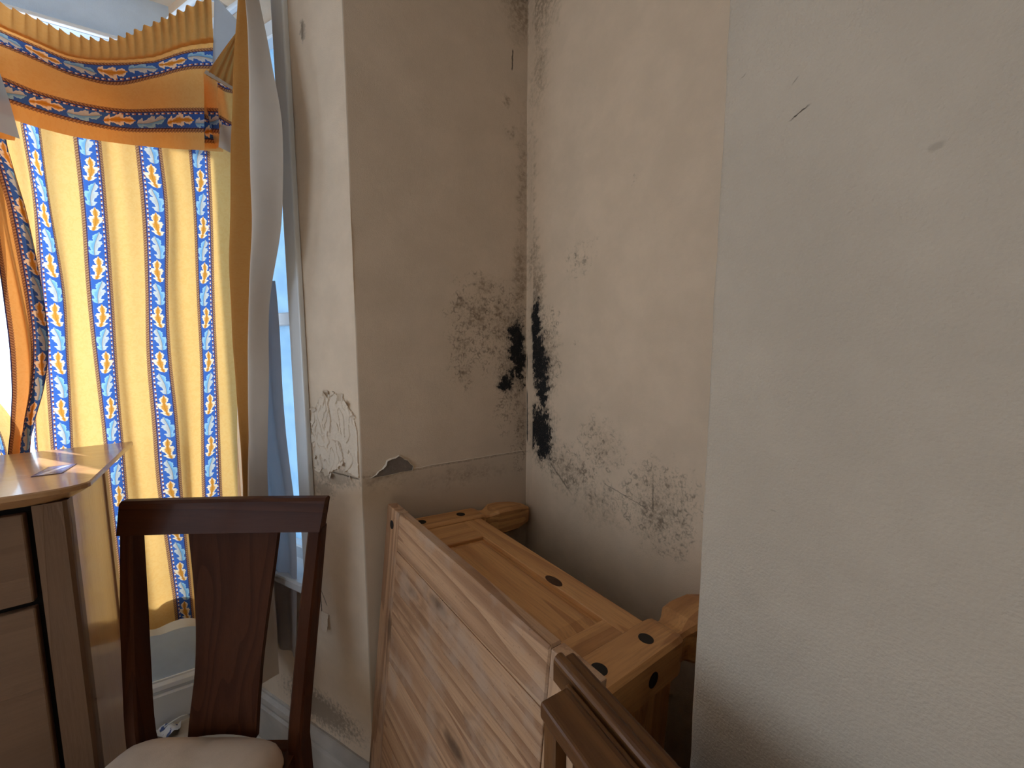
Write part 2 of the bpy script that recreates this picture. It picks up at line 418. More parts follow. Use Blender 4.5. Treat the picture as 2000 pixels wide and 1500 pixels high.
M_tape = cloth_mat('heading_tape', trans=.35, lining=((.50, .50, .51), (.60, .60, .60)))
def glass_mat():
    b = MatB('window_glass')
    t = b.n('ShaderNodeBsdfTransparent'); g = b.n('ShaderNodeBsdfGlossy'); g.inputs['Roughness'].default_value = .02
    t.inputs[0].default_value = (.93, .97, 1, 1)
    mx = b.n('ShaderNodeMixShader'); mx.inputs[0].default_value = .05; b.nt.links.new(t.outputs[0], mx.inputs[1]); b.nt.links.new(g.outputs[0], mx.inputs[2])
    b.nt.links.new(mx.outputs[0], b.out.inputs[0]); return b.mat
M_glass = glass_mat()
def frost_mat():
    b = MatB('obscured_glass'); P = b.coord()
    t = b.n('ShaderNodeBsdfTranslucent'); c = b.mix(b.sm(b.noise(P, 9, 2), .3, .7), (.08, .15, .22), (.11, .19, .27)); b.put(t.inputs[0], c)
    g = b.n('ShaderNodeBsdfGlossy'); g.inputs['Roughness'].default_value = .2
    mx = b.n('ShaderNodeMixShader'); mx.inputs[0].default_value = .04; b.nt.links.new(t.outputs[0], mx.inputs[1]); b.nt.links.new(g.outputs[0], mx.inputs[2])
    b.nt.links.new(mx.outputs[0], b.out.inputs[0]); return b.mat
M_frost = frost_mat()  # obscured pane, its colour set to show the sky's blue light
M_metal = plain('dull_metal', (.10, .10, .11), .4, .5, metal=.8)
M_paper = plain('paper', (.80, .82, .86), .7, .3)

# ------------------------------------------------------------------ structure
CEIL = 2.44
EDGE = Vector((.152, 1.045, 0)); DS = Vector((-.532, .847, 0)).normalized(); NS = Vector((-DS.y, DS.x, 0)) * 1.0
if NS.x > 0: NS = -NS                                   # room side of the splayed bay wall
BAYY = 1.72
LS = (BAYY - EDGE.y) / DS.y
CORN = EDGE + DS * LS
RX0, RY0 = -2.9, -2.4
o = struct(obj('floor', B(RX0 - .1, 1.1, RY0 - .1, 1.95, -.06, 0), M_floor))
o = struct(obj('ceiling', B(RX0 - .1, 1.1, RY0 - .1, 1.95, CEIL, CEIL + .08), M_ceil))
# alcove side wall (continues behind the pier), slightly wavy plaster
def wavy_wall(name, u0, u1, z0, z1, mat, matrix, thick=.10, nu=60, nz=120, amp=.0022, edge=None):
    bm = bmesh.new(); G = []
    for j in range(nz + 1):
        z = z0 + (z1 - z0) * j / nz; row = []
        for i in range(nu + 1):
            u = u0 + (u1 - u0) * i / nu
            off = amp * (mn.noise(Vector((u * 3, z * 2.2, 3.1))) + .5 * mn.noise(Vector((u * 9, z * 7, 1.7))))
            row.append(bm.verts.new((u, -off, z)))
        G.append(row)
    for j in range(nz):
        for i in range(nu): bm.faces.new((G[j][i], G[j][i + 1], G[j + 1][i + 1], G[j + 1][i]))
    Bk = [bm.verts.new(p) for p in ((u0, thick, z0), (u1, thick, z0), (u1, thick, z1), (u0, thick, z1))]
    bm.faces.new(Bk[::-1])
    bm.faces.new([r for r in G[0]][::-1] + [Bk[0], Bk[1]]); bm.faces.new(G[-1] + [Bk[2], Bk[3]])
    bm.faces.new([r[0] for r in G] + [Bk[3], Bk[0]]); bm.faces.new([r[-1] for r in G][::-1] + [Bk[1], Bk[2]])
    o_ = obj(name, bm, mat, smooth=False); o_.matrix_world = matrix
    for p in o_.data.polygons[:nu * nz]: p.use_smooth = True
    return struct(o_)
wl = wavy_wall('wall_alcove_side', .152, .72, 0, CEIL, M_left, Matrix.Translation((0, 1.045, 0)), nu=130, nz=420)
add_fields(wl, 0, black=LB, brown=LBr, speck=LSp)
# alcove back wall; local y axis of its material = -(distance from corner): mesh built along local -y
CX, BA = .664, R(6.5)
def back_wall():
    bm = bmesh.new(); nu, nz = 200, 420; G = []
    for j in range(nz + 1):
        z = CEIL * j / nz; row = []
        for i in range(nu + 1):
            u = -.02 + .95 * i / nu
            off = .0025 * (mn.noise(Vector((u * 3, z * 2.2, 8.1))) + .5 * mn.noise(Vector((u * 8, z * 6, 4.7))))
            row.append(bm.verts.new((-off, -u, z)))
        G.append(row)
    for j in range(nz):
        for i in range(nu): bm.faces.new((G[j][i], G[j][i + 1], G[j + 1][i + 1], G[j + 1][i]))
    Bk = [bm.verts.new(p) for p in ((.1, .02, 0), (.1, -.93, 0), (.1, -.93, CEIL), (.1, .02, CEIL))]
    bm.faces.new(Bk[::-1]); bm.faces.new(G[0][::-1] + [Bk[0], Bk[1]]); bm.faces.new(G[-1] + [Bk[2], Bk[3]])
    bm.faces.new([r[0] for r in G] + [Bk[3], Bk[0]]); bm.faces.new([r[-1] for r in G][::-1] + [Bk[1], Bk[2]])
    o_ = obj('wall_alcove_back', bm, M_right); o_.matrix_world = Matrix.Translation((CX, 1.045, 0)) @ Matrix.Rotation(BA, 4, 'Z')
    for p in o_.data.polygons[:nu * nz]: p.use_smooth = True
    return struct(o_)
wr = back_wall()
add_fields(wr, 1, black=RB, brown=RBr, speck=RSp)
# chimney breast with a soft, uneven painted arris
def breast():
    bm = bmesh.new(); BX, BY = .42, .268; nz = 160
    rings = []
    for j in range(nz + 1):
        z = CEIL * j / nz
        k = .0016 * mn.noise(Vector((z * 6, 0, 2))) + .0012 * mn.noise(Vector((z * 23, 4, 1))) + .0006 * mn.noise(Vector((z * 70, 9, 1)))
        k2 = .002 * mn.noise(Vector((z * 3, 7, 5))); r = .006
        ring = [(BX, RY0 - .1, z), (BX, -1.0, z), (BX + k2 * .4, -.2, z), (BX + k2 * .3, .08, z), (BX + k2 * .6, .16, z), (BX + k2 * .5, .21, z), (BX + k2 * .2, BY - .02, z), (BX, BY - r + k, z)]
        for t in range(1, 6):
            a = t / 6 * math.pi / 2
            ring.append((BX + r - r * math.cos(a) + k * .3, BY - r + r * math.sin(a) + k, z))
        ring += [(BX + r, BY + k, z), (BX + .08, BY, z), (BX + .5, BY, z), (BX + .5, RY0 - .1, z)]
        rings.append(ring)
    loft(bm, rings); o_ = obj('wall_chimney_breast', bm, M_breast, smooth=False)
    for p in o_.data.polygons:
        if abs(p.normal.z) < .5: p.use_smooth = True
    return struct(o_)
breast()
struct(obj('wall_rear', B(RX0 - .1, .43, RY0 - .1, RY0, 0, CEIL), M_paint))
bm = bmesh.new(); WY0, WY1 = -1.0, .5
for a in ((RY0, 1.145, 0, .6), (RY0, 1.145, 2.15, CEIL), (RY0, WY0, .6, 2.15), (WY1, 1.145, .6, 2.15)): box(bm, RX0 - .13, RX0, a[0], a[1], a[2], a[3])
struct(obj('wall_far', bm, M_paint))
# bay: splayed side wall (right), front wall, splayed side (left), wall beyond
SILL, HEAD = .775, 2.285
SILL2 = .66
def splay_matrix(): return Matrix((( -NS.x, DS.x, 0, EDGE.x), (-NS.y, DS.y, 0, EDGE.y), (0, 0, 1, 0), (0, 0, 0, 1)))
MS = splay_matrix()                                     # local x: outwards, local y: along the wall from the arris, z up
TH = .13
bm = bmesh.new(); S0, S1 = .245, LS - .10
# pier with fine plaster unevenness on the room face
def pier(bm):
    nu, nz = 24, 150; G = []
    for j in range(nz + 1):
        z = CEIL * j / nz; row = []
        for i in range(nu + 1):
            u = S0 * i / nu
            off = .0022 * (mn.noise(Vector((u * 5, z * 3, 6.1))) + .5 * mn.noise(Vector((u * 14, z * 9, 2.7))))
            e = .0022 * mn.noise(Vector((z * 9, 3, 1))) + .0012 * mn.noise(Vector((z * 40, 1, 1))) if i == 0 else 0
            rr = .0006 if i == 0 else 0
            row.append(bm.verts.new((off + rr, u - e * .6, z)))
        G.append(row)
    for j in range(nz):
        for i in range(nu): bm.faces.new((G[j][i], G[j][i + 1], G[j + 1][i + 1], G[j + 1][i]))
    Bk = [bm.verts.new(p) for p in ((TH, 0.0, 0), (TH, S0, 0), (TH, S0, CEIL), (TH, 0.0, CEIL))]
    bm.faces.new(Bk); bm.faces.new(G[0] + [Bk[1], Bk[0]]); bm.faces.new(G[-1][::-1] + [Bk[3], Bk[2]])
    bm.faces.new([r[0] for r in G][::-1] + [Bk[0], Bk[3]]); bm.faces.new([r[-1] for r in G] + [Bk[2], Bk[1]])
pier(bm)
box(bm, 0, TH, S0, LS, 0, SILL2); box(bm, 0, TH, S0, LS, HEAD, CEIL); box(bm, 0, TH, S1, LS + .06, SILL2, HEAD)
w_sp = obj('wall_bay_side', bm, M_splay); w_sp.matrix_world = MS; struct(w_sp)
FX0, FX1 = -2.11, CORN.x - .075                          # front window opening
BX0 = -2.15
bm = bmesh.new()
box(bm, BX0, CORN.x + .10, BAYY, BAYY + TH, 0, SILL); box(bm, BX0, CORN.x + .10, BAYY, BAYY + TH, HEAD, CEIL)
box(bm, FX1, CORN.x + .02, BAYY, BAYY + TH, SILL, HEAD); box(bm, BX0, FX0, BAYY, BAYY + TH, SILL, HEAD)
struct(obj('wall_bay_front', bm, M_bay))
bm = bmesh.new()                                          # left cheek of the bay (out of frame), with its own window opening
LM = Matrix(((-.846, .532, 0, BX0 - .42), (.532, .847, 0, 1.045), (0, 0, 1, 0), (0, 0, 0, 1)))
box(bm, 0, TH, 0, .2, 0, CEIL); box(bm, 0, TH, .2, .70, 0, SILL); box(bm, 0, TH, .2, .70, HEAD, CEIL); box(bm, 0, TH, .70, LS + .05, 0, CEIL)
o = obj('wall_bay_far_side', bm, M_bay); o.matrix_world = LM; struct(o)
struct(obj('wall_front', B(RX0, BX0 - .42, 1.045, 1.145, 0, CEIL), M_paint))

# skirting boards
def skirt(name, L, matrix, mat=M_white, h=.172, t=.02):
    prof = [(0, 0), (-t, 0), (-t, h - .052), (-t * .72, h - .045), (-t * .72, h - .036), (-t * .95, h - .030), (-t * .8, h - .016), (-t * .35, h - .006), (-t * .3, h), (0, h)]
    bm = prism(bmesh.new(), prof, 'y', 0, L); o_ = obj(name, bm, mat); o_.matrix_world = matrix; return struct(o_)
skirt('baseboard_bay_side', LS - .01, MS, plain('worn_skirting', (.50, .44, .38), .55, .4, 80, .4, .25))
skirt('baseboard_bay_front', CORN.x - BX0 - .01, Matrix(((0, 1, 0, BX0), (1, 0, 0, BAYY), (0, 0, 1, 0), (0, 0, 0, 1))), M_white)
skirt('baseboard_alcove_side', .50, Matrix(((0, 1, 0, .155), (1, 0, 0, 1.045), (0, 0, 1, 0), (0, 0, 0, 1))), M_white)

# windows
def window(name, L0, L1, matrix, sashes, SILL=SILL, HEAD=HEAD, bar=True, glass=None):
    """local x outwards, y along, z up"""
    root = bpy.data.objects.new(name, None); COL.objects.link(root); root.matrix_world = matrix; root['kind'] = 'structure'
    bm = bmesh.new(); x0, x1 = .055, .115; f = .045
    box(bm, x0, x1, L0, L0 + f, SILL, HEAD, .004, 1); box(bm, x0, x1, L1 - f, L1, SILL, HEAD, .004, 1)
    box(bm, x0, x1, L0 + f, L1 - f, HEAD - f, HEAD, .004, 1); box(bm, x0, x1, L0 + f, L1 - f, SILL, SILL + f, .004, 1)
    obj('frame', bm, M_white, root)
    obj('sill', B(-.035, .06, L0 - .02, L1 + .02, SILL - .026, SILL + .004, .006, 2), M_white, root)
    step = (L1 - L0 - 2 * f) / sashes; mid = 1.44
    for k in range(sashes):
        a = L0 + f + k * step; c = a + step
        bm = bmesh.new(); s = .03
        box(bm, x0 + .01, x1 - .01, a, a + s, SILL + f, HEAD - f); box(bm, x0 + .01, x1 - .01, c - s, c, SILL + f, HEAD - f)
        g_ = glass or M_glass
        if bar: box(bm, x0, x1 - .005, a + s, c - s, mid - .02, mid + .02, .003, 1)
        sash = obj('sash', bm, M_white, root)
        def pane(z0, z1):
            m_ = bmesh.new(); v_ = [m_.verts.new((x0 + .03, y_, z_)) for y_, z_ in ((a + s, z0), (c - s, z0), (c - s, z1), (a + s, z1))]; m_.faces.new(v_)
            obj('pane', m_, g_, sash)
        if bar: pane(SILL + f, mid - .02); pane(mid + .02, HEAD - f)
        else: pane(SILL + f, HEAD - f)
    bm = bmesh.new()                                       # architrave round the opening
    t = .016; w_ = .05
    box(bm, -t, 0.0, L0 - w_, L0, SILL, HEAD + w_, .004, 2); box(bm, -t, 0.0, L1, L1 + w_ * .6, SILL, HEAD + w_, .004, 2)
    box(bm, -t, 0.0, L0, L1, HEAD, HEAD + w_ * .25, .004, 2)
    obj('architrave', bm, M_white, root)
    return root
FM = Matrix(((0, 1, 0, 0), (1, 0, 0, BAYY), (0, 0, 1, 0), (0, 0, 0, 1)))
window('window_1', FX0, FX1, FM, 3, bar=False)
window('window_2', S0, S1, MS, 1, SILL2, HEAD, glass=M_frost)
window('window_3', .2, .70, LM, 1)
RM = Matrix(((-1, 0, 0, RX0), (0, 1, 0, 0), (0, 0, 1, 0), (0, 0, 0, 1)))
window('added_fill_window', WY0, WY1, RM, 2, .6, 2.15)  # unseen window added in the far wall to let in fill light
# daylight portals just inside the openings (guide sky sampling, emit nothing themselves)
def portal(name, matrix, y0, y1, SILL=SILL, HEAD=HEAD):
    l = bpy.data.lights.new(name, 'AREA'); l.shape = 'RECTANGLE'; l.size = y1 - y0; l.size_y = HEAD - SILL; l.cycles.is_portal = True
    o_ = bpy.data.objects.new(name, l); COL.objects.link(o_)
    c = matrix @ Vector((.13, (y0 + y1) / 2, (SILL + HEAD) / 2)); n = (matrix.to_3x3() @ Vector((-1, 0, 0))); 
    z = -n; y = Vector((0, 0, 1)); x = y.cross(z)
    M = Matrix((x, y, z)).transposed().to_4x4(); M.translation = c; o_.matrix_world = M
portal('daylight_portal', FM, FX0, FX1); portal('daylight_portal', MS, S0, S1, SILL2, HEAD); portal('daylight_portal', LM, .2, .70); portal('daylight_portal', RM, WY0, WY1, .6, 2.15)

# ---------------------------------------------------------------- peeled paint (children of their walls)
def relief_patch(name, parent, inside, a0, a1, z0, z1, put, mat, na=120, nz=150, amp=.004, seed=0.0, fa=26, fz=13):
    bm = bmesh.new(); G = []
    for j in range(nz + 1):
        row = []
        for i in range(na + 1):
            a = a0 + (a1 - a0) * i / na; z = z0 + (z1 - z0) * j / nz
            k = inside(a, z)
            wx = .006 * mn.noise(Vector((a * 60, z * 45, seed + 9)))
            r = abs(mn.noise(Vector(((a + wx) * fa * 2.2, (z + wx) * fz * 2.0, seed)))); r2 = mn.noise(Vector((a * fa, z * fz, seed + 3))); r3 = mn.noise(Vector((a * 300, z * 240, seed)))
            crack = min(1, max(0, (r - .02) / .07))
            bare = 1 if r2 > .33 else 0                       # spots where the flake has dropped off
            hgt = (.0008 + amp * (.45 + .5 * r2) * crack * (1 - .85 * bare) + .0005 * r3) if k > 0 else -.004
            if 0 < k < .10: hgt += .0016 * (1 - k / .10)
            row.append(bm.verts.new(put(a, z, hgt)))
        G.append(row)
    for j in range(nz):
        for i in range(na): bm.faces.new((G[j][i], G[j][i + 1], G[j + 1][i + 1], G[j + 1][i]))
    return obj(name, bm, mat, parent, smooth=False, tri=True)
def dome(a, z):
    # rounded top, ragged bottom
    w = .012 * mn.noise(Vector((a * 30, z * 30, 1.0))) + .006 * mn.noise(Vector((a * 90, z * 90, 4.0)))
    cx, rx = .098, .090
    top = 1.105 + .128 * math.sqrt(max(0, 1 - ((a - cx) / (rx + .006)) ** 2)) + w
    bot = 1.022 + .022 * math.sin(a * 34) + w * 1.2 - (.02 if a < .06 else 0)
    return min((a - .006) * 12, (cx + rx - a + w) * 12, (top - z) * 12, (z - bot) * 12)
relief_patch('peeling_paint', w_sp, dome, -.002, .2, .99, 1.25, lambda a, z, h: (-h, a, z), M_flake, amp=.0060, seed=2)
# curled flakes round the rim
rnd = random.Random(5)
for k in range(16):
    a = rnd.uniform(.012, .185)
    z = 1.105 + .128 * math.sqrt(max(0, 1 - ((a - .098) / .096) ** 2)) if k < 9 else rnd.uniform(1.0, 1.05)
    s = rnd.uniform(.005, .013); th = rnd.uniform(0, 6.28); bm = bmesh.new(); G = []
    for j in range(4):
        row = []
        for i in range(4):
            x, y = (i / 3 - .5) * s * 1.6, (j / 3 - .5) * s
            x2, y2 = x * math.cos(th) - y * math.sin(th), x * math.sin(th) + y * math.cos(th)
            lift = .0035 + .006 * (j / 3) ** 2 * s / .01 + .0012 * mn.noise(Vector((i, j, k)))
            row.append(bm.verts.new((-lift, min(max(a + x2, .004), .195), z + y2)))
        G.append(row)
    for j in range(3):
        for i in range(3): bm.faces.new((G[j][i], G[j][i + 1], G[j + 1][i + 1], G[j + 1][i]))
    obj('paint_flake', bm, M_flake, w_sp, tri=True)
# hanging flake low on the pier
bm = bmesh.new()
G = [[bm.verts.new((-.002 - .010 * t * (1 if i else .4), .19 - .016 * i + .003 * math.sin(t * 9), .575 - .05 * t)) for i in range(3)] for t in (0, .3, .6, 1)]
for r0, r1 in zip(G, G[1:]):
    for i in range(2): bm.faces.new((r0[i], r0[i + 1], r1[i + 1], r1[i]))
obj('paint_flake', bm, M_flake, w_sp, tri=True)
# chipped paint showing grey plaster on the alcove side wall
CH = [(.175, 1.009), (.190, 1.016), (.197, 1.024), (.208, 1.029), (.216, 1.037), (.219, 1.048), (.230, 1.052), (.240, 1.053), (.250, 1.058), (.259, 1.052), (.264, 1.046), (.274, 1.041), (.281, 1.030), (.288, 1.024), (.286, 1.012), (.27, 1.012), (.251, 1.012), (.23, 1.010), (.21, 1.009)]
bm = bmesh.new()
v0 = [bm.verts.new((x, -.0035, z)) for x, z in CH]; v1 = [bm.verts.new((x, .004, z)) for x, z in CH]
bm.faces.new(v0)
for i in range(len(CH)): bm.faces.new((v0[i], v0[(i + 1) % len(CH)], v1[(i + 1) % len(CH)], v1[i]))
obj('bare_plaster', bm, M_gyp, wl)
bm = bmesh.new()
for i in range(len(CH)):
    (xa, za), (xb, zb) = CH[i], CH[(i + 1) % len(CH)]
    w_ = .0028 + .002 * abs(mn.noise(Vector((xa * 99, za * 99, 1))))
    cx, cz = .238, 1.028
    def out(x, z, d):
        l = math.hypot(x - cx, z - cz); return (x + (x - cx) / l * d, z + (z - cz) / l * d)
    oa, ob = out(xa, za, w_), out(xb, zb, w_)
    q = [bm.verts.new((xa, -.0065, za)), bm.verts.new((xb, -.0065, zb)), bm.verts.new((ob[0], -.001, ob[1])), bm.verts.new((oa[0], -.001, oa[1])), bm.verts.new((xa, -.003, za)), bm.verts.new((xb, -.003, zb))]
    bm.faces.new(q[:4]); bm.faces.new((q[0], q[4], q[5], q[1]))
obj('paint_lip', bm, M_flake, wl)
# ridge of the old plaster line
bm = bmesh.new(); pts = []
for i in range(41):
    x = .288 + .37 * i / 40; pts.append((x, -.0012, 1.0165 + .0025 * mn.noise(Vector((x * 18, 2, 1))) + .0015 * mn.noise(Vector((x * 60, 2, 1)))))
tube(bm, pts, [.0012 + .0009 * abs(mn.noise(Vector((i * .7, 3, 3)))) for i in range(41)], 6)
obj('plaster_ridge', bm, M_flake, wl, smooth=True)

# ---------------------------------------------------------------- curtains
CA = Vector((-.105, 1.42, 0)); CD = Vector((.98058, -.19612, 0)); CN = Vector((-.19612, -.98058, 0))   # along (to the right) / towards the room
def cpos(s, off, z): return CA + CD * s + CN * off + Vector((0, 0, z))
ZR = [1.90, 1.735, 1.51, 1.322, 1.128, .915, .60]
TAB = [
 ('s0', [-.498, -.492, -.494, -.496, -.503, -.512, -.53], 0.0),
 ('s1L', [-.446, -.441, -.449, -.456, -.465, -.476, -.494], .125 - .0275),
 ('s1R', [-.416, -.414, -.403, -.412, -.420, -.430, -.445], .125 + .0275),
 ('s2L', [-.352, -.352, -.359, -.362, -.360, -.361, -.361], .25 - .0275),
 ('s2R', [-.298, -.299, -.305, -.312, -.316, -.318, -.319], .25 + .0275),
 ('s3L', [-.224, -.223, -.232, -.243, -.246, -.248, -.238], .375 - .0275),
 ('s3R', [-.168, -.166, -.183, -.190, -.187, -.190, -.189], .375 + .0275),
 ('s4L', [-.104, -.105, -.113, -.118, -.128, -.140, -.147], .5 - .0275),
 ('s4R', [-.057, -.062, -.073, -.079, -.085, -.092, -.097], .5 + .0275),
 ('R', [-.010, -.018, -.021, -.028, -.042, -.054, -.062], .5 + .078)]
UU = [t[2] for t in TAB]
def main_s(U, z):
    zr = ZR[::-1]
    return lin(UU, [interp(zr, t[1][::-1], z) for t in TAB], U)
def main_off(U, z):
    k = (2.3 - z)
    o1 = .016 * math.exp(-((U - .185 - .012 * math.sin(z * 3)) / .020) ** 2) * (0.55 + .45 * math.sin(z * 2.1 + .6))
    o2 = .012 * math.exp(-((U - .10) / .03) ** 2)
    o3 = .010 * math.sin((U - .03 * z) * 46 + 1.0) * (0.35 + .25 * k)
    o4 = .012 * math.exp(-((U - .44 + .02 * (z - 1.3)) / .022) ** 2)
    o5 = -.018 * max(0, (U - .53) / .05)
    o6 = .004 * mn.noise(Vector((U * 14, z * 3.5, 2)))
    o7 = .009 * math.exp(-((U - .305 - .01 * math.sin(z * 2.5)) / .016) ** 2)
    return o1 * 1.25 + o2 + o3 * .9 + o4 * 1.2 + o5 + o6 + o7
main = thing('curtain', 'long gold curtain with blue oak-leaf stripes hanging closed over the bay window, glowing with sunlight', 'curtain', loc=cpos(-.25, 0, 0))
IM = Matrix.Translation(-cpos(-.25, 0, 0))
def hem_z(U): return .512 + .006 * math.sin(U * 22) 
def f_main(a, b):
    U = a * .578; z = hem_z(U) + (2.07 - hem_z(U)) * b
    return IM @ cpos(main_s(U, z), main_off(U, z), z), (U, z)
sheet('printed_face', 150, 200, f_main, M_cur, main)
def f_ml(a, b):
    U = .02 + a * .55; z0 = .474 + .007 * math.sin(U * 20 + 1); z = z0 + (.60 - z0) * b
    return IM @ cpos(main_s(U, z), main_off(U, z) * .6 - .016, z), (U, z)
sheet('lining', 60, 8, f_ml, M_linw, main)

# gathered drape hanging in front on the left
drape = thing('curtain', 'shadowed gold curtain drape bunched at the far left, pulled sideways over the closed curtain', 'curtain', loc=cpos(-.47, .05, 0))
ID = Matrix.Translation(-cpos(-.47, .05, 0))
zE = [.45, .8, 1.0, 1.089, 1.142, 1.247, 1.352, 1.455, 1.581, 1.702, 1.785, 1.837, 2.05]
rE = [-.50, -.49, -.49, -.484, -.474, -.445, -.427, -.425, -.431, -.440, -.451, -.456, -.46]
lE = [-.56, -.545, -.525, -.514, -.504, -.491, -.485, -.485, -.487, -.49, -.50, -.52, -.60]
def f_dr(a, b):
    z = .45 + 1.6 * b; l, r = interp(zE, lE, z), interp(zE, rE, z)
    s = l + (r - l) * a
    off = .05 + .014 * math.sin(a * 9 + z * 2.0) + .01 * math.sin(a * 4 - z * 3)
    return ID @ cpos(s, off, z), (.018 + a * .137, z)
sheet('printed_face', 50, 120, f_dr, M_cur2, drape)
# unseen drape added further left to hold back daylight, all but a slit
drape2 = thing('curtain', 'unseen curtain drape added at the left, shaped to leave a slit of sun', 'curtain', loc=cpos(-.75, 0, 0))
ID2 = Matrix.Translation(-cpos(-.75, 0, 0))
def f_d2(a, b):
    z = .5 + 1.5 * b
    r = -.496 - .085 * math.exp(-((z - 1.33) / .13) ** 2) - .02 * max(0, 1.15 - z); l = -1.3 + .04 * math.sin(z * 2)
    return ID2 @ cpos(l + (r - l) * a, .02 + .018 * math.sin(a * 26 + z), z), (0.01 + a * 1.2, z)
sheet('printed_face', 120, 60, f_d2, M_cur, drape2)

# valance
XS = [-1.35, -.60, -.42, -.369, -.306, -.224, -.135, -.067, -.003]
VL = {0.0: [1.90, 1.895, 1.888, 1.876, 1.868, 1.871, 1.878, 1.883, 1.884], .040: [1.94, 1.935, 1.925, 1.913, 1.904, 1.904, 1.919, 1.928, 1.931], .095: [2.0, 1.99, 1.977, 1.961, 1.955, 1.959, 1.976, 1.985, 1.991],
      .165: [2.08, 2.06, 2.046, 2.032, 2.014, 2.011, 2.045, 2.074, 2.087], .220: [2.13, 2.10, 2.083, 2.069, 2.053, 2.060, 2.079, 2.115, 2.138], .300: [2.24, 2.19, 2.146, 2.132, 2.114, 2.116, 2.162, 2.209, 2.262]}
VK = sorted(VL)
val = thing('valance', 'sagging gold curtain valance with two rows of oak-leaf braid across the window top', 'valance', loc=cpos(-.25, .07, 2.0))
IV = Matrix.Translation(-cpos(-.25, .07, 2.0))
PR_V = {0.0: .0235, .040: .0635 - .0275 + .0, .095: .0635 + .0275, .165: .1885 - .0275, .220: .1885 + .0275, .300: .285}
def f_val(a, b, k0=0.0, k1=.235, dz=0.0):
    s = -1.35 + 1.347 * a; k = k0 + b * (k1 - k0)
    z = lin(VK, [interp(XS, VL[v], s) for v in VK], k)
    top = max(0, (k - .215) / .085)
    off = .07 + .006 * math.sin(s * 330 + 2 * mn.noise(Vector((s * 20, 0, 0)))) * top + .012 * math.sin(s * 13 + k * 8) + .016 * math.exp(-((k - .20) / .04) ** 2) * math.exp(-((s + .2) / .12) ** 2)
    z += .0012 * (math.sin(s * 330 + 1) + mn.noise(Vector((s * 60, 1, 0)))) * max(0, (k - .28) / .02)
    pv = lin(VK, [PR_V[v] for v in VK], k)
    return IV @ cpos(s, off + dz, z), (s, -pv + .1885)
sheet('printed_face', 330, 48, f_val, M_val, val)
sheet('heading', 440, 16, lambda a, b: f_val(a, b, .226, .300, .004), M_head, val)
# short right-hand return of the valance, seen edge on, then its crumpled tail
def quadsheet(name, P, uvs, mat, parent, inv, nu=16, nv=16, ripple=0.0, freq=40):
    a0, a1, b1, b0 = [Vector(p) for p in P]         # bottom-left, bottom-right, top-right, top-left
    nrm = (a1 - a0).cross(b0 - a0).normalized()
    def f(u, v):
        p = (a0 * (1 - u) + a1 * u) * (1 - v) + (b0 * (1 - u) + b1 * u) * v
        uv = [(uvs[0][k] * (1 - u) + uvs[1][k] * u) * (1 - v) + (uvs[3][k] * (1 - u) + uvs[2][k] * u) * v for k in (0, 1)]
        return inv @ (p + nrm * (ripple * math.sin(u * freq + v * 3))), uv
    return sheet(name, nu, nv, f, mat, parent)
quadsheet('return_panel', [cpos(-.045, .072, 1.882), cpos(.008, .06, 1.90), cpos(.012, .05, 2.04), cpos(-.031, .075, 2.088)], [(.0, .165), (.06, .165), (.06, .01), (0, .01)], M_val, val, IV, ripple=.003, freq=6)
quadsheet('heading_tape', [cpos(-.012, .085, 2.055), cpos(.02, .08, 2.105), cpos(.060, .075, 2.215), cpos(.006, .085, 2.262)], [(0, 0), (.05, 0), (.05, .2), (0, .2)], M_tape, val, IV)
tail = thing('valance', 'crumpled tail end of the valance folded over beside the right-hand curtain', 'valance', loc=cpos(.03, .1, 2.0))
IT = Matrix.Translation(-cpos(.03, .1, 2.0))
quadsheet('folded_heading', [cpos(-.016, .115, 2.048), cpos(.060, .105, 2.018), cpos(.076, .10, 2.165), cpos(.055, .11, 2.168)], [(.0, .012), (.1, .012), (.1, 0), (0, 0)], M_head, tail, IT, 40, 20, .0025, 34)
quadsheet('hem_fold', [cpos(-.018, .119, 2.050), cpos(.060, .109, 2.018), cpos(.060, .107, 2.026), cpos(-.014, .117, 2.060)], [(0, 0), (.1, 0), (.1, .01), (0, .01)], M_lin, tail, IT, 12, 3)
quadsheet('printed_tail', [cpos(-.004, .088, 1.900), cpos(.060, .075, 1.885), cpos(.062, .085, 2.03), cpos(.004, .10, 2.045)], [(.03, .165), (.12, .165), (.12, .015), (.03, .015)], M_val, tail, IT, 20, 20, .006, 9)
quadsheet('turned_hem', [cpos(-.006, .094, 1.885), cpos(.062, .082, 1.86), cpos(.050, .092, 1.945), cpos(.004, .10, 1.94)], [(0, 0), (.06, 0), (.06, .05), (0, .05)], M_lin, tail, IT, 12, 12, .003, 7)
# reversed lining flap of the neighbouring valance, top left
flap = thing('valance', 'grey lining flap of the next valance hanging at the top left edge', 'valance', loc=cpos(-.5, .09, 1.9))
IF = Matrix.Translation(-cpos(-.5, .09, 1.9))
quadsheet('lining_flap', [cpos(-.62, .10, 1.90), cpos(-.401, .09, 1.842), cpos(-.424, .09, 1.985), cpos(-.62, .10, 2.03)], [(0, 0), (.2, 0), (.2, .15), (0, .15)], M_tape, flap, IF, 20, 12, .004, 9)
quadsheet('turned_edge', [cpos(-.62, .085, 1.84), cpos(-.417, .08, 1.840), cpos(-.417, .08, 1.862), cpos(-.62, .085, 1.90)], [(0, .07), (.2, .07), (.2, .06), (0, .06)], M_val, flap, IF, 20, 5, .003, 9)

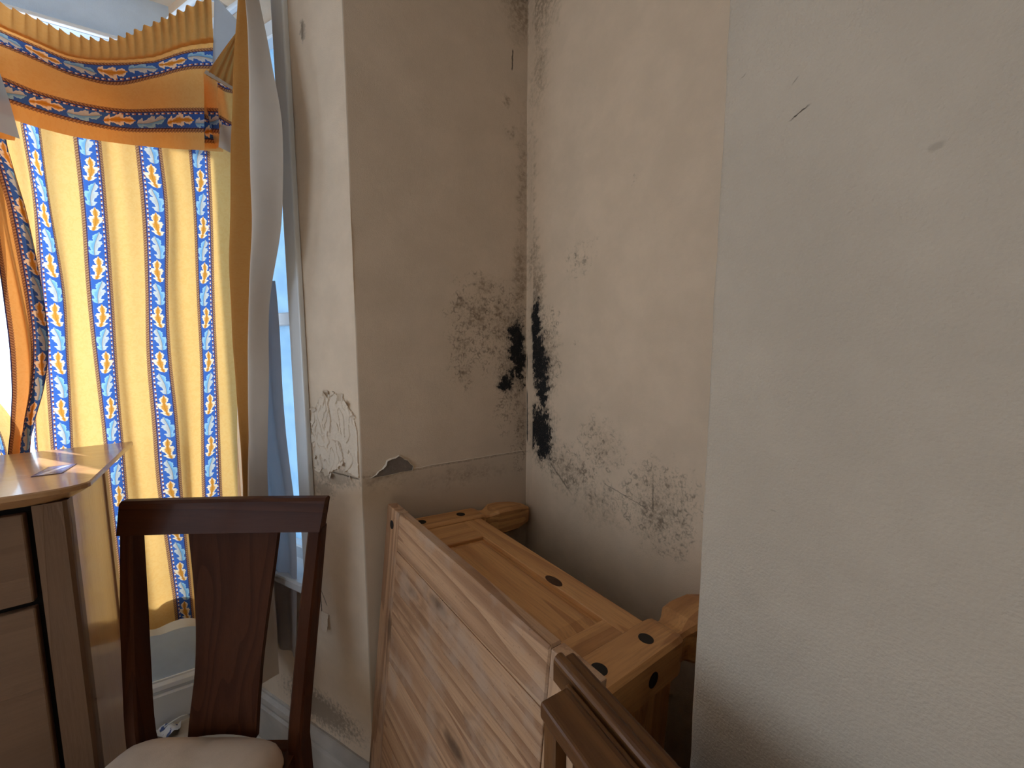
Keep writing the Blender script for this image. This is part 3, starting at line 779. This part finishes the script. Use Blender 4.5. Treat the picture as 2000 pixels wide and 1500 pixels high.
# right-hand curtain, its lining turned to the room
Q0 = EDGE + NS * .06; SD = DS
RZ = [2.30, 2.20, 2.04, 1.87, 1.665, 1.465, 1.25, 1.02, .70, .35]
RT = [  # along the splay, from the inner edge to the free edge
 [.27, .285, .320, .392, .405, .412, .430, .458, .512, .532],
 [.255, .268, .303, .334, .365, .392, .404, .403, .429, .470],
 [.248, .256, .290, .320, .351, .376, .388, .390, .415, .440],
 [.225, .221, .235, .263, .275, .293, .337, .371, .401, .425],
 [.21, .203, .196, .205, .219, .265, .302, .327, .352, .371],
 [.205, .196, .165, .143, .168, .236, .254, .285, .302, .306]]
RO = [-.02, .012, .030, .004, .045, .012]
def rpos(t, z):
    k = t * 5; zr = RZ[::-1]
    ys = [interp(zr, r[::-1], z) for r in RT]
    s = lin([0, 1, 2, 3, 4, 5], ys, k); off = interp([0, 1, 2, 3, 4, 5], RO, k) + .004 * math.sin(z * 5 + k * 3) + .003 * mn.noise(Vector((k * 2, z * 6, 1)))
    off += .012 * math.exp(-((k - 3.25) / .3) ** 2)
    return Q0 + SD * s + NS * off + Vector((0, 0, z))
rc = thing('curtain', 'curtain gathered beside the pier with its beige-grey lining turned to the room', 'curtain', loc=(*(Q0 + SD * .3).xy, 0))
IR = Matrix.Translation(-(Q0 + SD * .3))
def hemr(t): return .345 + .02 * math.sin(t * 7) + .05 * max(0, t - .75) * 4 * .4
def f_r1(a, b):
    t = a * .6; z = hemr(t) + (2.30 - hemr(t)) * b
    return IR @ rpos(t, z), (.105 + a * .12, z)
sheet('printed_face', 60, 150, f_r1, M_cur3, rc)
def f_r2(a, b):
    t = .6 + a * .4; z = hemr(t) + (2.30 - hemr(t)) * b
    return IR @ rpos(t, z), (a * .14, z)
sheet('lining', 50, 150, f_r2, M_lin, rc)
# thin net edge hanging behind it against the side window
SZ = [.36, .389, .681, .778, .904, .995, 1.1, 1.234, 1.409, 1.508, 1.56]
SR = [.292, .289, .266, .262, .262, .273, .285, .291, .290, .294, .30]
def f_sh(a, b):
    z = .40 + 1.14 * b; r = interp(SZ, SR, z); l = r + .16
    return IR @ (EDGE + SD * (l + (r - l) * a) + NS * (.020 + .006 * math.sin(a * 14 + z * 2)) + Vector((0, 0, z))), (a * .15, z)
sheet('net_edge', 24, 70, f_sh, M_net, rc)
# rail with hooks at the top of the side window
rail = thing('curtain_rail', 'white curtain rail above the side window with a dark hook left on it', 'curtain rail', loc=(Q0 + SD * .2 + Vector((0, 0, 2.25))))
IRL = Matrix.Translation(-(Q0 + SD * .2 + Vector((0, 0, 2.25))))
def rl(s, off, z): return IRL @ (EDGE + SD * s + NS * off + Vector((0, 0, z)))
bm = bmesh.new(); tube(bm, [rl(.10, .075, 2.285), rl(.30, .075, 2.285), rl(.62, .075, 2.285)], .008, 8); obj('track', bm, M_white, rail, smooth=True)
for s in (.15, .45):
    bm = bmesh.new(); tube(bm, [rl(s, .001, 2.30), rl(s, .04, 2.30), rl(s, .075, 2.285)], .006, 8); obj('bracket', bm, M_white, rail, smooth=True)
bm = bmesh.new(); tube(bm, [rl(.185, .075, 2.28), rl(.185, .075, 2.255), rl(.180, .08, 2.235), rl(.172, .085, 2.23), rl(.168, .085, 2.24)], .0022, 6); obj('hook', bm, M_metal, rail, smooth=True)

# ---------------------------------------------------------------- chest of drawers
CM = Matrix.Translation((-.349, 1.035, 0)) @ Matrix.Rotation(R(5.2), 4, 'Z')
chest = thing('chest_of_drawers', 'tall polished honey-brown chest of drawers with an overhanging top, left of the chair', 'chest', CM)
def rounded(x0, x1, y0, y1, r, n=6):
    pts = [(x0, y1), (x0, y0)]
    for i in range(n + 1):
        a = -math.pi / 2 + (math.pi / 2) * i / n
        pts.append((x1 - r + r * math.cos(a), y0 + r * .45 + r * .45 * math.sin(a)))
    pts.append((x1, y1)); return pts
WCH = -.86
def toptop():
    bm = bmesh.new()
    o1 = rounded(WCH, 0, 0, .418, .07); o2 = rounded(WCH + .03, -.03, .026, .40, .05)
    rings = [[(x, y, 1.060) for x, y in o2], [(x, y, 1.080) for x, y in o1], [(x, y, 1.088) for x, y in o1], [(x + (.002 if x < -.4 else -.002), y + (.002 if y < .2 else -.002), 1.0905) for x, y in o1]]
    loft(bm, rings); return bm
obj('top', toptop(), M_chest[0], chest)
bx0, bx1, by0, by1 = WCH + .03, -.032, .022, .305
obj('carcass', B(bx0 + .004, bx1 - .022, by0 + .02, by1 - .004, .10, 1.06), M_shadow, chest)
for s, n_ in ((1, 'side_panel'), (-1, 'side_panel')):
    x0, x1 = (bx1 - .020, bx1 - .004) if s > 0 else (bx0 + .004, bx0 + .020)
    obj(n_, B(x0, x1, by0 + .02, by1 - .012, .11, 1.06, .001, 1), M_chest[2], chest)
for x in (bx1, bx0 + .045):
    for y0, y1 in ((by0, by0 + .032), (by1 - .026, by1)):
        bm = bmesh.new()
        pts = [(x - .045, y0), (x - .006, y0), (x - .001, y0 + .006), (x, y0 + .014), (x, y1), (x - .045, y1)] if x == bx1 else [(x, y0), (x - .039, y0), (x - .044, y0 + .006), (x - .045, y0 + .014), (x - .045, y1), (x, y1)]
        prism(bm, pts, 'z', 0, 1.06); obj('corner_post', bm, M_chest[2] if y0 > .1 else M_chestd[2], chest)
zz = [.12, .44, .866, 1.052]
for k in range(3):
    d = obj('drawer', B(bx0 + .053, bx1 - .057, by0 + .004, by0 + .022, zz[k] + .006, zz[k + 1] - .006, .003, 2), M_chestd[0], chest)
    for xk in (WCH + .2, WCH + .62):
        kb = bmesh.new(); cyl(kb, (xk, by0 + .004, (zz[k] + zz[k + 1]) / 2), (0, -1, 0), .008, .014, 14); cyl(kb, (xk, by0 - .010, (zz[k] + zz[k + 1]) / 2), (0, -1, 0), .016, .010, 16, .013)
        if xk < WCH + .3 or True: obj('knob', kb, M_chestd[0], d)
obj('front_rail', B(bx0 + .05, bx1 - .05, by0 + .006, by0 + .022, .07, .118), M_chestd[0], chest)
# sticker on the top
def sticker_mat():
    b = MatB('blue_sticker'); X = b.sep(b.coord()); P = b.coord()
    n1 = b.noise(P, 60, 2)
    edge = b.mx(b.ab(X[0] - .0) - .0175, b.ab(X[1]) - .033)
    c = b.mix(b.sm(n1, .4, .6), (.03, .05, .25), (.16, .22, .5))
    c = b.mix(b.lt(b.ab(X[0] - X[1] * .3), .005), c, (.45, .5, .75))
    c = b.mix(b.gt(edge, 0.0), c, (.04, .03, .12))
    return b.bsdf(c, .25, None, .5)
st = obj('sticker', B(-.022, .022, -.038, .038, 0, .0008), sticker_mat())
st.matrix_world = Matrix.Translation((-.446, 1.196, 1.0908)) @ Matrix.Rotation(R(2), 4, 'Z')
tag(st, 'small blue printed sticker flat on the chest top', 'sticker')

# ---------------------------------------------------------------- dining chair
HM = Matrix.Translation((0.863 * -.665 + .505 * .78, .505 * .665 + .863 * .78, 0)) @ Matrix.Rotation(R(-30.3), 4, 'Z')
chair = thing('dining_chair', 'dark reddish-brown wooden dining chair with solid splat and taupe padded seat', 'chair', HM)
ZP = [0, .20, .44, .50, .62, .75, .88, 1.0]; YP = [.060, .026, .002, .0, .014, .031, .050, .068]
def post(side):
    bm = bmesh.new(); rings = []
    for i in range(25):
        z = .948 * i / 24; y = interp(ZP, YP, z)
        xo = lin([0, .48, 1.01], [.186, .192, .232], z); wx = .030; dy = lin([0, .45, .75, 1.0], [.030, .046, .044, .030], z)
        x1 = xo * side + (.008 if True else 0); x0 = x1 - wx * side
        a, b_ = min(x0, x1), max(x0, x1); c = .004
        rings.append([(a + c, y - dy / 2, z), (b_ - c, y - dy / 2, z), (b_, y - dy / 2 + c, z), (b_, y + dy / 2 - c, z), (b_ - c, y + dy / 2, z), (a + c, y + dy / 2, z), (a, y + dy / 2 - c, z), (a, y - dy / 2 + c, z)])
    loft(bm, rings); return obj('rear_leg', bm, M_chairw[2], chair)
post(-1); post(1)
bm = bmesh.new(); rings = []
for i in range(21):                                        # top rail, gently bowed
    t = -1 + 2 * i / 20; x = .008 + t * .2325; xb = .008 + t * .2262; yb = .004 * (1 - t * t); top = 1.010 + .004 * t
    h0 = .940 + .004 * t
    y0 = lin([.9, 1.01], [.040, .066], h0)
    def yy(z): return .052 + (z - .94) * .25 + yb
    rings.append([(xb, yy(h0) - .014, h0), (x, yy(top) - .013, top - .006), (x, yy(top) - .007, top), (x, yy(top) + .007, top), (x, yy(top) + .013, top - .006), (xb, yy(h0) + .014, h0)])
loft(bm, rings); obj('top_rail', bm, M_chairw[0], chair)
bm = bmesh.new(); rings = []
for i in range(17):                                        # splat
    z = .485 + (.945 - .485) * i / 16; t = i / 16
    hl = interp([0, .4, 1], [.076, .076, .104], t); c = lin([0, 1], [.016, .024], t)
    y = interp(ZP, YP, z) + .012 * math.sin(t * math.pi) + .010 * t
    n_ = 8; ring = []
    for k in range(n_ + 1):
        s = -1 + 2 * k / n_; ring.append((c + s * hl, y - .006 + .010 * (1 - s * s), z))
    for k in range(n_, -1, -1):
        s = -1 + 2 * k / n_; ring.append((c + s * hl, y + .006 + .010 * (1 - s * s), z))
    rings.append(ring)
loft(bm, rings); obj('splat', bm, M_chairw[2], chair, smooth=False)
# seat cushion
def seat():
    bm = bmesh.new(); rings = []; nx, ny = 28, 28
    def outline(v): return lin([0, .06, .15, 1], [.150, .172, .178, .225], v)
    top, low = [], []
    for j in range(ny + 1):
        v = j / ny; y = -.012 - .44 * v; hw = outline(v)
        if v < .10: hw *= .86 + .14 * math.sqrt(max(0, 1 - ((.10 - v) / .10) ** 2))
        if v > .9: hw *= .90 + .10 * math.sqrt(max(0, 1 - ((v - .9) / .1) ** 2))
        rt, rb = [], []
        for i in range(nx + 1):
            u = -1 + 2 * i / nx; ex = 1 - abs(u) ** 5; ey = 1 - abs(2 * v - 1) ** 7
            h = .478 + .054 * (max(0, ex) ** .5) * (max(0, ey) ** .5) 
            crease = math.exp(-((u * hw - .02 + (v - .02) * .16) / .004) ** 2) * math.exp(-((v - .07) / .10) ** 2)
            h -= .0035 * crease; h += .002 * mn.noise(Vector((u * 3, v * 4, 2)))
            rt.append(bm.verts.new((u * hw + .004, y, h))); rb.append(bm.verts.new((u * hw + .004, y, .466)))
        top.append(rt); low.append(rb)
    for j in range(ny):
        for i in range(nx):
            bm.faces.new((top[j][i], top[j + 1][i], top[j + 1][i + 1], top[j][i + 1])); bm.faces.new((low[j][i], low[j][i + 1], low[j + 1][i + 1], low[j + 1][i]))
    for j in range(ny):
        for i in (0, nx):
            bm.faces.new((top[j][i], low[j][i], low[j + 1][i], top[j + 1][i]))
    for i in range(nx):
        for j in (0, ny): bm.faces.new((top[j][i], top[j][i + 1], low[j][i + 1], low[j][i]))
    return obj('seat_cushion', bm, M_seat, chair, smooth=True)
seat()
for x, y in ((-.205, -.43), (.213, -.43)):
    bm = bmesh.new(); loft(bm, [[(x + sx * r, y + sy * r, z) for sx, sy in ((-1, -1), (1, -1), (1, 1), (-1, 1))] for z, r in ((0, .014), (.42, .021), (.466, .021))]); obj('front_leg', bm, M_chairw[2], chair)
obj('seat_rail', B(-.165, .173, -.014, .012, .411, .464, .003, 1), M_chairw[0], chair)
obj('seat_rail', B(-.184, .192, -.442, -.418, .411, .464, .003, 1), M_chairw[0], chair)
for s in (-1, 1):
    bm = bmesh.new(); prism(bm, [(.004 + s * .160, -.015), (.004 + s * .180, -.015), (.004 + s * .214, -.41), (.004 + s * .194, -.41)], 'z', .411, .464); obj('seat_rail', bm, M_chairw[1], chair)

# ---------------------------------------------------------------- pine table standing on its end, leaning back on its legs
TM = Matrix(((.13744, -.10354, .98508, .2114), (-.99051, -.01437, .13669, 1.02), (0, -.99452, -.10453, .9383), (0, 0, 0, 1)))
table = thing('coffee_table', 'knotty pine coffee table tipped on its end in the alcove, legs towards the wall', 'table', TM)
TW, TL, TT = .702, .936, .026
def plug(bm_parent, c, n, r=.0125, sx=1, sy=1):
    bm = bmesh.new(); cyl(bm, Vector(c) - Vector(n) * .004, n, r, .0046, 22); return obj('plug', bm, M_plug, bm_parent)
for x0, x1 in ((0, .078), (.625, TW)):
    e = obj('end_board', B(x0, x1, 0, TL, 0, TT, .0022, 2), M_pinetop[1], table)
    for y in (.042, TL - .042): plug(e, ((x0 + x1) / 2, y, 0), (0, 0, -1), .011)
sv = [0, .095, .19, .285, .38, .474, .57, .665, .76, .85, TL]
rb = random.Random(3)
for k in range(10):
    g = .0006; pr = rb.uniform(0, .0005)
    obj('plank', B(.0798, .6225, sv[k] + (g if k else 0), sv[k + 1] - (g if k < 9 else 0), pr, TT, .0012 if 0 < k else .003, 1), M_pinetop[0], table)
obj('batten', B(.0775, .6255, .02, TL - .02, .012, TT - .002), M_shadow, table)
LEGP = [(TT - .001, .0345), (.250, .0345), (.262, .0325), (.273, .0265), (.287, .0255), (.298, .029), (.315, .0365), (.345, .0380), (.395, .0355), (.438, .0265), (.444, .0245)]
def leg(u, v):
    bm = bmesh.new(); rings = []
    for z, r in LEGP:
        c = min(.006, r * .2)
        rings.append([(u - r + c, v - r, z), (u + r - c, v - r, z), (u + r, v - r + c, z), (u + r, v + r - c, z), (u + r - c, v + r, z), (u - r + c, v + r, z), (u - r, v + r - c, z), (u - r, v - r + c, z)])
    loft(bm, rings); return obj('leg', bm, M_pine[2], table)
UF, UN, VT_, VB = .050, .652, .080, TL - .080
for u in (UF, UN):
    for v in (VT_, VB):
        l = leg(u, v); sv_ = -1 if v == VT_ else 1; su = -1 if u == UF else 1
        for z in (.078, .200): plug(l, (u, v + sv_ * .0345, z), (0, sv_, 0))
        for z in (.172, ): plug(l, (u + su * .0345, v, z), (su, 0, 0)); 
# framed end aprons (rails, stiles, fielded panel), then the long side aprons
def apron(v, sgn):
    y0, y1 = (v, v + .02) if sgn < 0 else (v - .02, v)
    def bb(x0, x1, z0, z1, d0=0.0, bev=.0018): 
        a, b_ = (y0 + d0, y1) if sgn < 0 else (y0, y1 - d0)
        return B(x0, x1, a, b_, z0, z1, bev, 1)
    obj('apron_rail', bb(UF + .034, UN - .034, TT, .064), M_pine[0], table)
    obj('apron_rail', bb(UF + .034, UN - .034, .188, .248), M_pine[0], table)
    for x0, x1 in ((UF + .034, .187), (.573, UN - .034)): obj('apron_stile', bb(x0, x1, .064, .188), M_pine[2], table)
    bm = bmesh.new(); d = .009
    p = obj('apron_panel', bb(.187, .573, .064, .188, d, 0), M_pine[0], table)
    f = bmesh.new()
    yb, yt = (y0 + d, y0 + .003) if sgn < 0 else (y1 - d, y1 - .003)
    loft(f, [[(.192, yb, .069), (.568, yb, .069), (.568, yb, .183), (.192, yb, .183)], [(.212, yt, .085), (.548, yt, .085), (.548, yt, .167), (.212, yt, .167)]]); obj('raised_field', f, M_pine[0], p)
apron(.0525, -1); apron(TL - .0525, 1)
for x0, x1 in ((UF - .026, UF - .006), (UN + .006, UN + .026)):
    obj('side_apron', B(x0, x1, VT_ + .034, VB - .034, TT, .248, .002, 1), M_pine[1], table)
bm = bmesh.new(); cyl(bm, (.436, .0525, .198), (0, -1, 0), .012, .0006, 20, sx=1.9); 
kn = obj('knot', bm, plain('knot_wood', (.10, .040, .018), .5, .3, 200, .3, .3), table)

# ---------------------------------------------------------------- dark moulded frame standing in front of the table
FMX = Matrix.Translation((.2146, .3100, 0))
fr = thing('wooden_frame', 'dark brown moulded wooden frame standing upright in front of the pine table', 'frame', FMX)
ZT = .98; Y1 = -.62
obj('top_board', B(0, .0385, Y1, 0, ZT - .020, ZT, .0045, 3), M_dark[1], fr)
bm = bmesh.new()
prism(bm, [(.0385, ZT - .030), (.0385, ZT - .006), (.0405, ZT - .0045), (.0435, ZT - .0045), (.0455, ZT - .009), (.0475, ZT - .009), (.0475, ZT - .03)], 'y', Y1, .004); obj('inner_bead', bm, M_dark[1], fr)
bm = bmesh.new(); pts = [(.0475, ZT - .03)]
for i in range(9):
    a = math.pi - math.pi * i / 8; pts.append((.0555 + .008 * math.cos(a), ZT - .005 + .008 * math.sin(a)))
pts.append((.0635, ZT - .03)); prism(bm, pts, 'y', Y1, .038); obj('cap_moulding', bm, M_dark[1], fr)
obj('outer_rail', B(.0635, .0775, Y1, .037, ZT - .05, ZT - .003, .003, 2), M_dark[1], fr)
obj('end_post', B(.003, .021, -.024, -.004, 0, ZT - .020, .002, 1), M_dark[2], fr)
obj('end_post', B(.003, .07, Y1, Y1 + .03, 0, ZT - .020, .002, 1), M_dark[2], fr)
obj('back_post', B(.045, .072, -.05, -.002, 0, ZT - .03, .002, 1), M_dark[2], fr)
obj('mid_rail', B(.004, .04, Y1 + .03, -.006, ZT - .16, ZT - .10, .002, 1), M_dark[1], fr)
obj('bottom_rail', B(.004, .07, Y1 + .03, -.024, .04, .12, .002, 1), M_dark[1], fr)
obj('panel', B(.045, .052, Y1 + .03, -.03, .12, ZT - .05), wood_mat('frame_panel_wood', 2, (.34, .20, .10), (.22, .11, .05), .6, knots=False), fr)

# ---------------------------------------------------------------- litter by the skirting
bm = bmesh.new(); G = []
for j in range(9):
    row = []
    for i in range(9):
        u, v = i / 8, j / 8
        p = Vector((-.485 + .09 * u, 1.645 + .045 * v - .012 * u, .004 + .022 * abs(math.sin(u * 5 + v * 2)) + .008 * mn.noise(Vector((u * 6, v * 6, 1)))))
        row.append(bm.verts.new(p))
    G.append(row)
for j in range(8):
    for i in range(8): bm.faces.new((G[j][i], G[j][i + 1], G[j + 1][i + 1], G[j + 1][i]))
def litter_mat():
    b = MatB('printed_paper'); P = b.coord(); n1 = b.noise(P, 38, 1)
    return b.bsdf(b.mix(b.sm(n1, .5, .53), (.80, .84, .92), (.06, .10, .30)), .6)
lp = obj('crumpled_paper', bm, litter_mat(), smooth=True, tri=True); tag(lp, 'crumpled white paper with dark blue print on the floor by the skirting', 'paper')
bm = bmesh.new(); tube(bm, [(-.44, 1.672, .022), (-.415, 1.676, .030), (-.395, 1.680, .033), (-.375, 1.682, .030), (-.360, 1.68, .012)], .0028, 8)
tag(obj('cable', bm, M_white, smooth=True), 'short white cable end lying along the skirting behind the paper', 'cable')
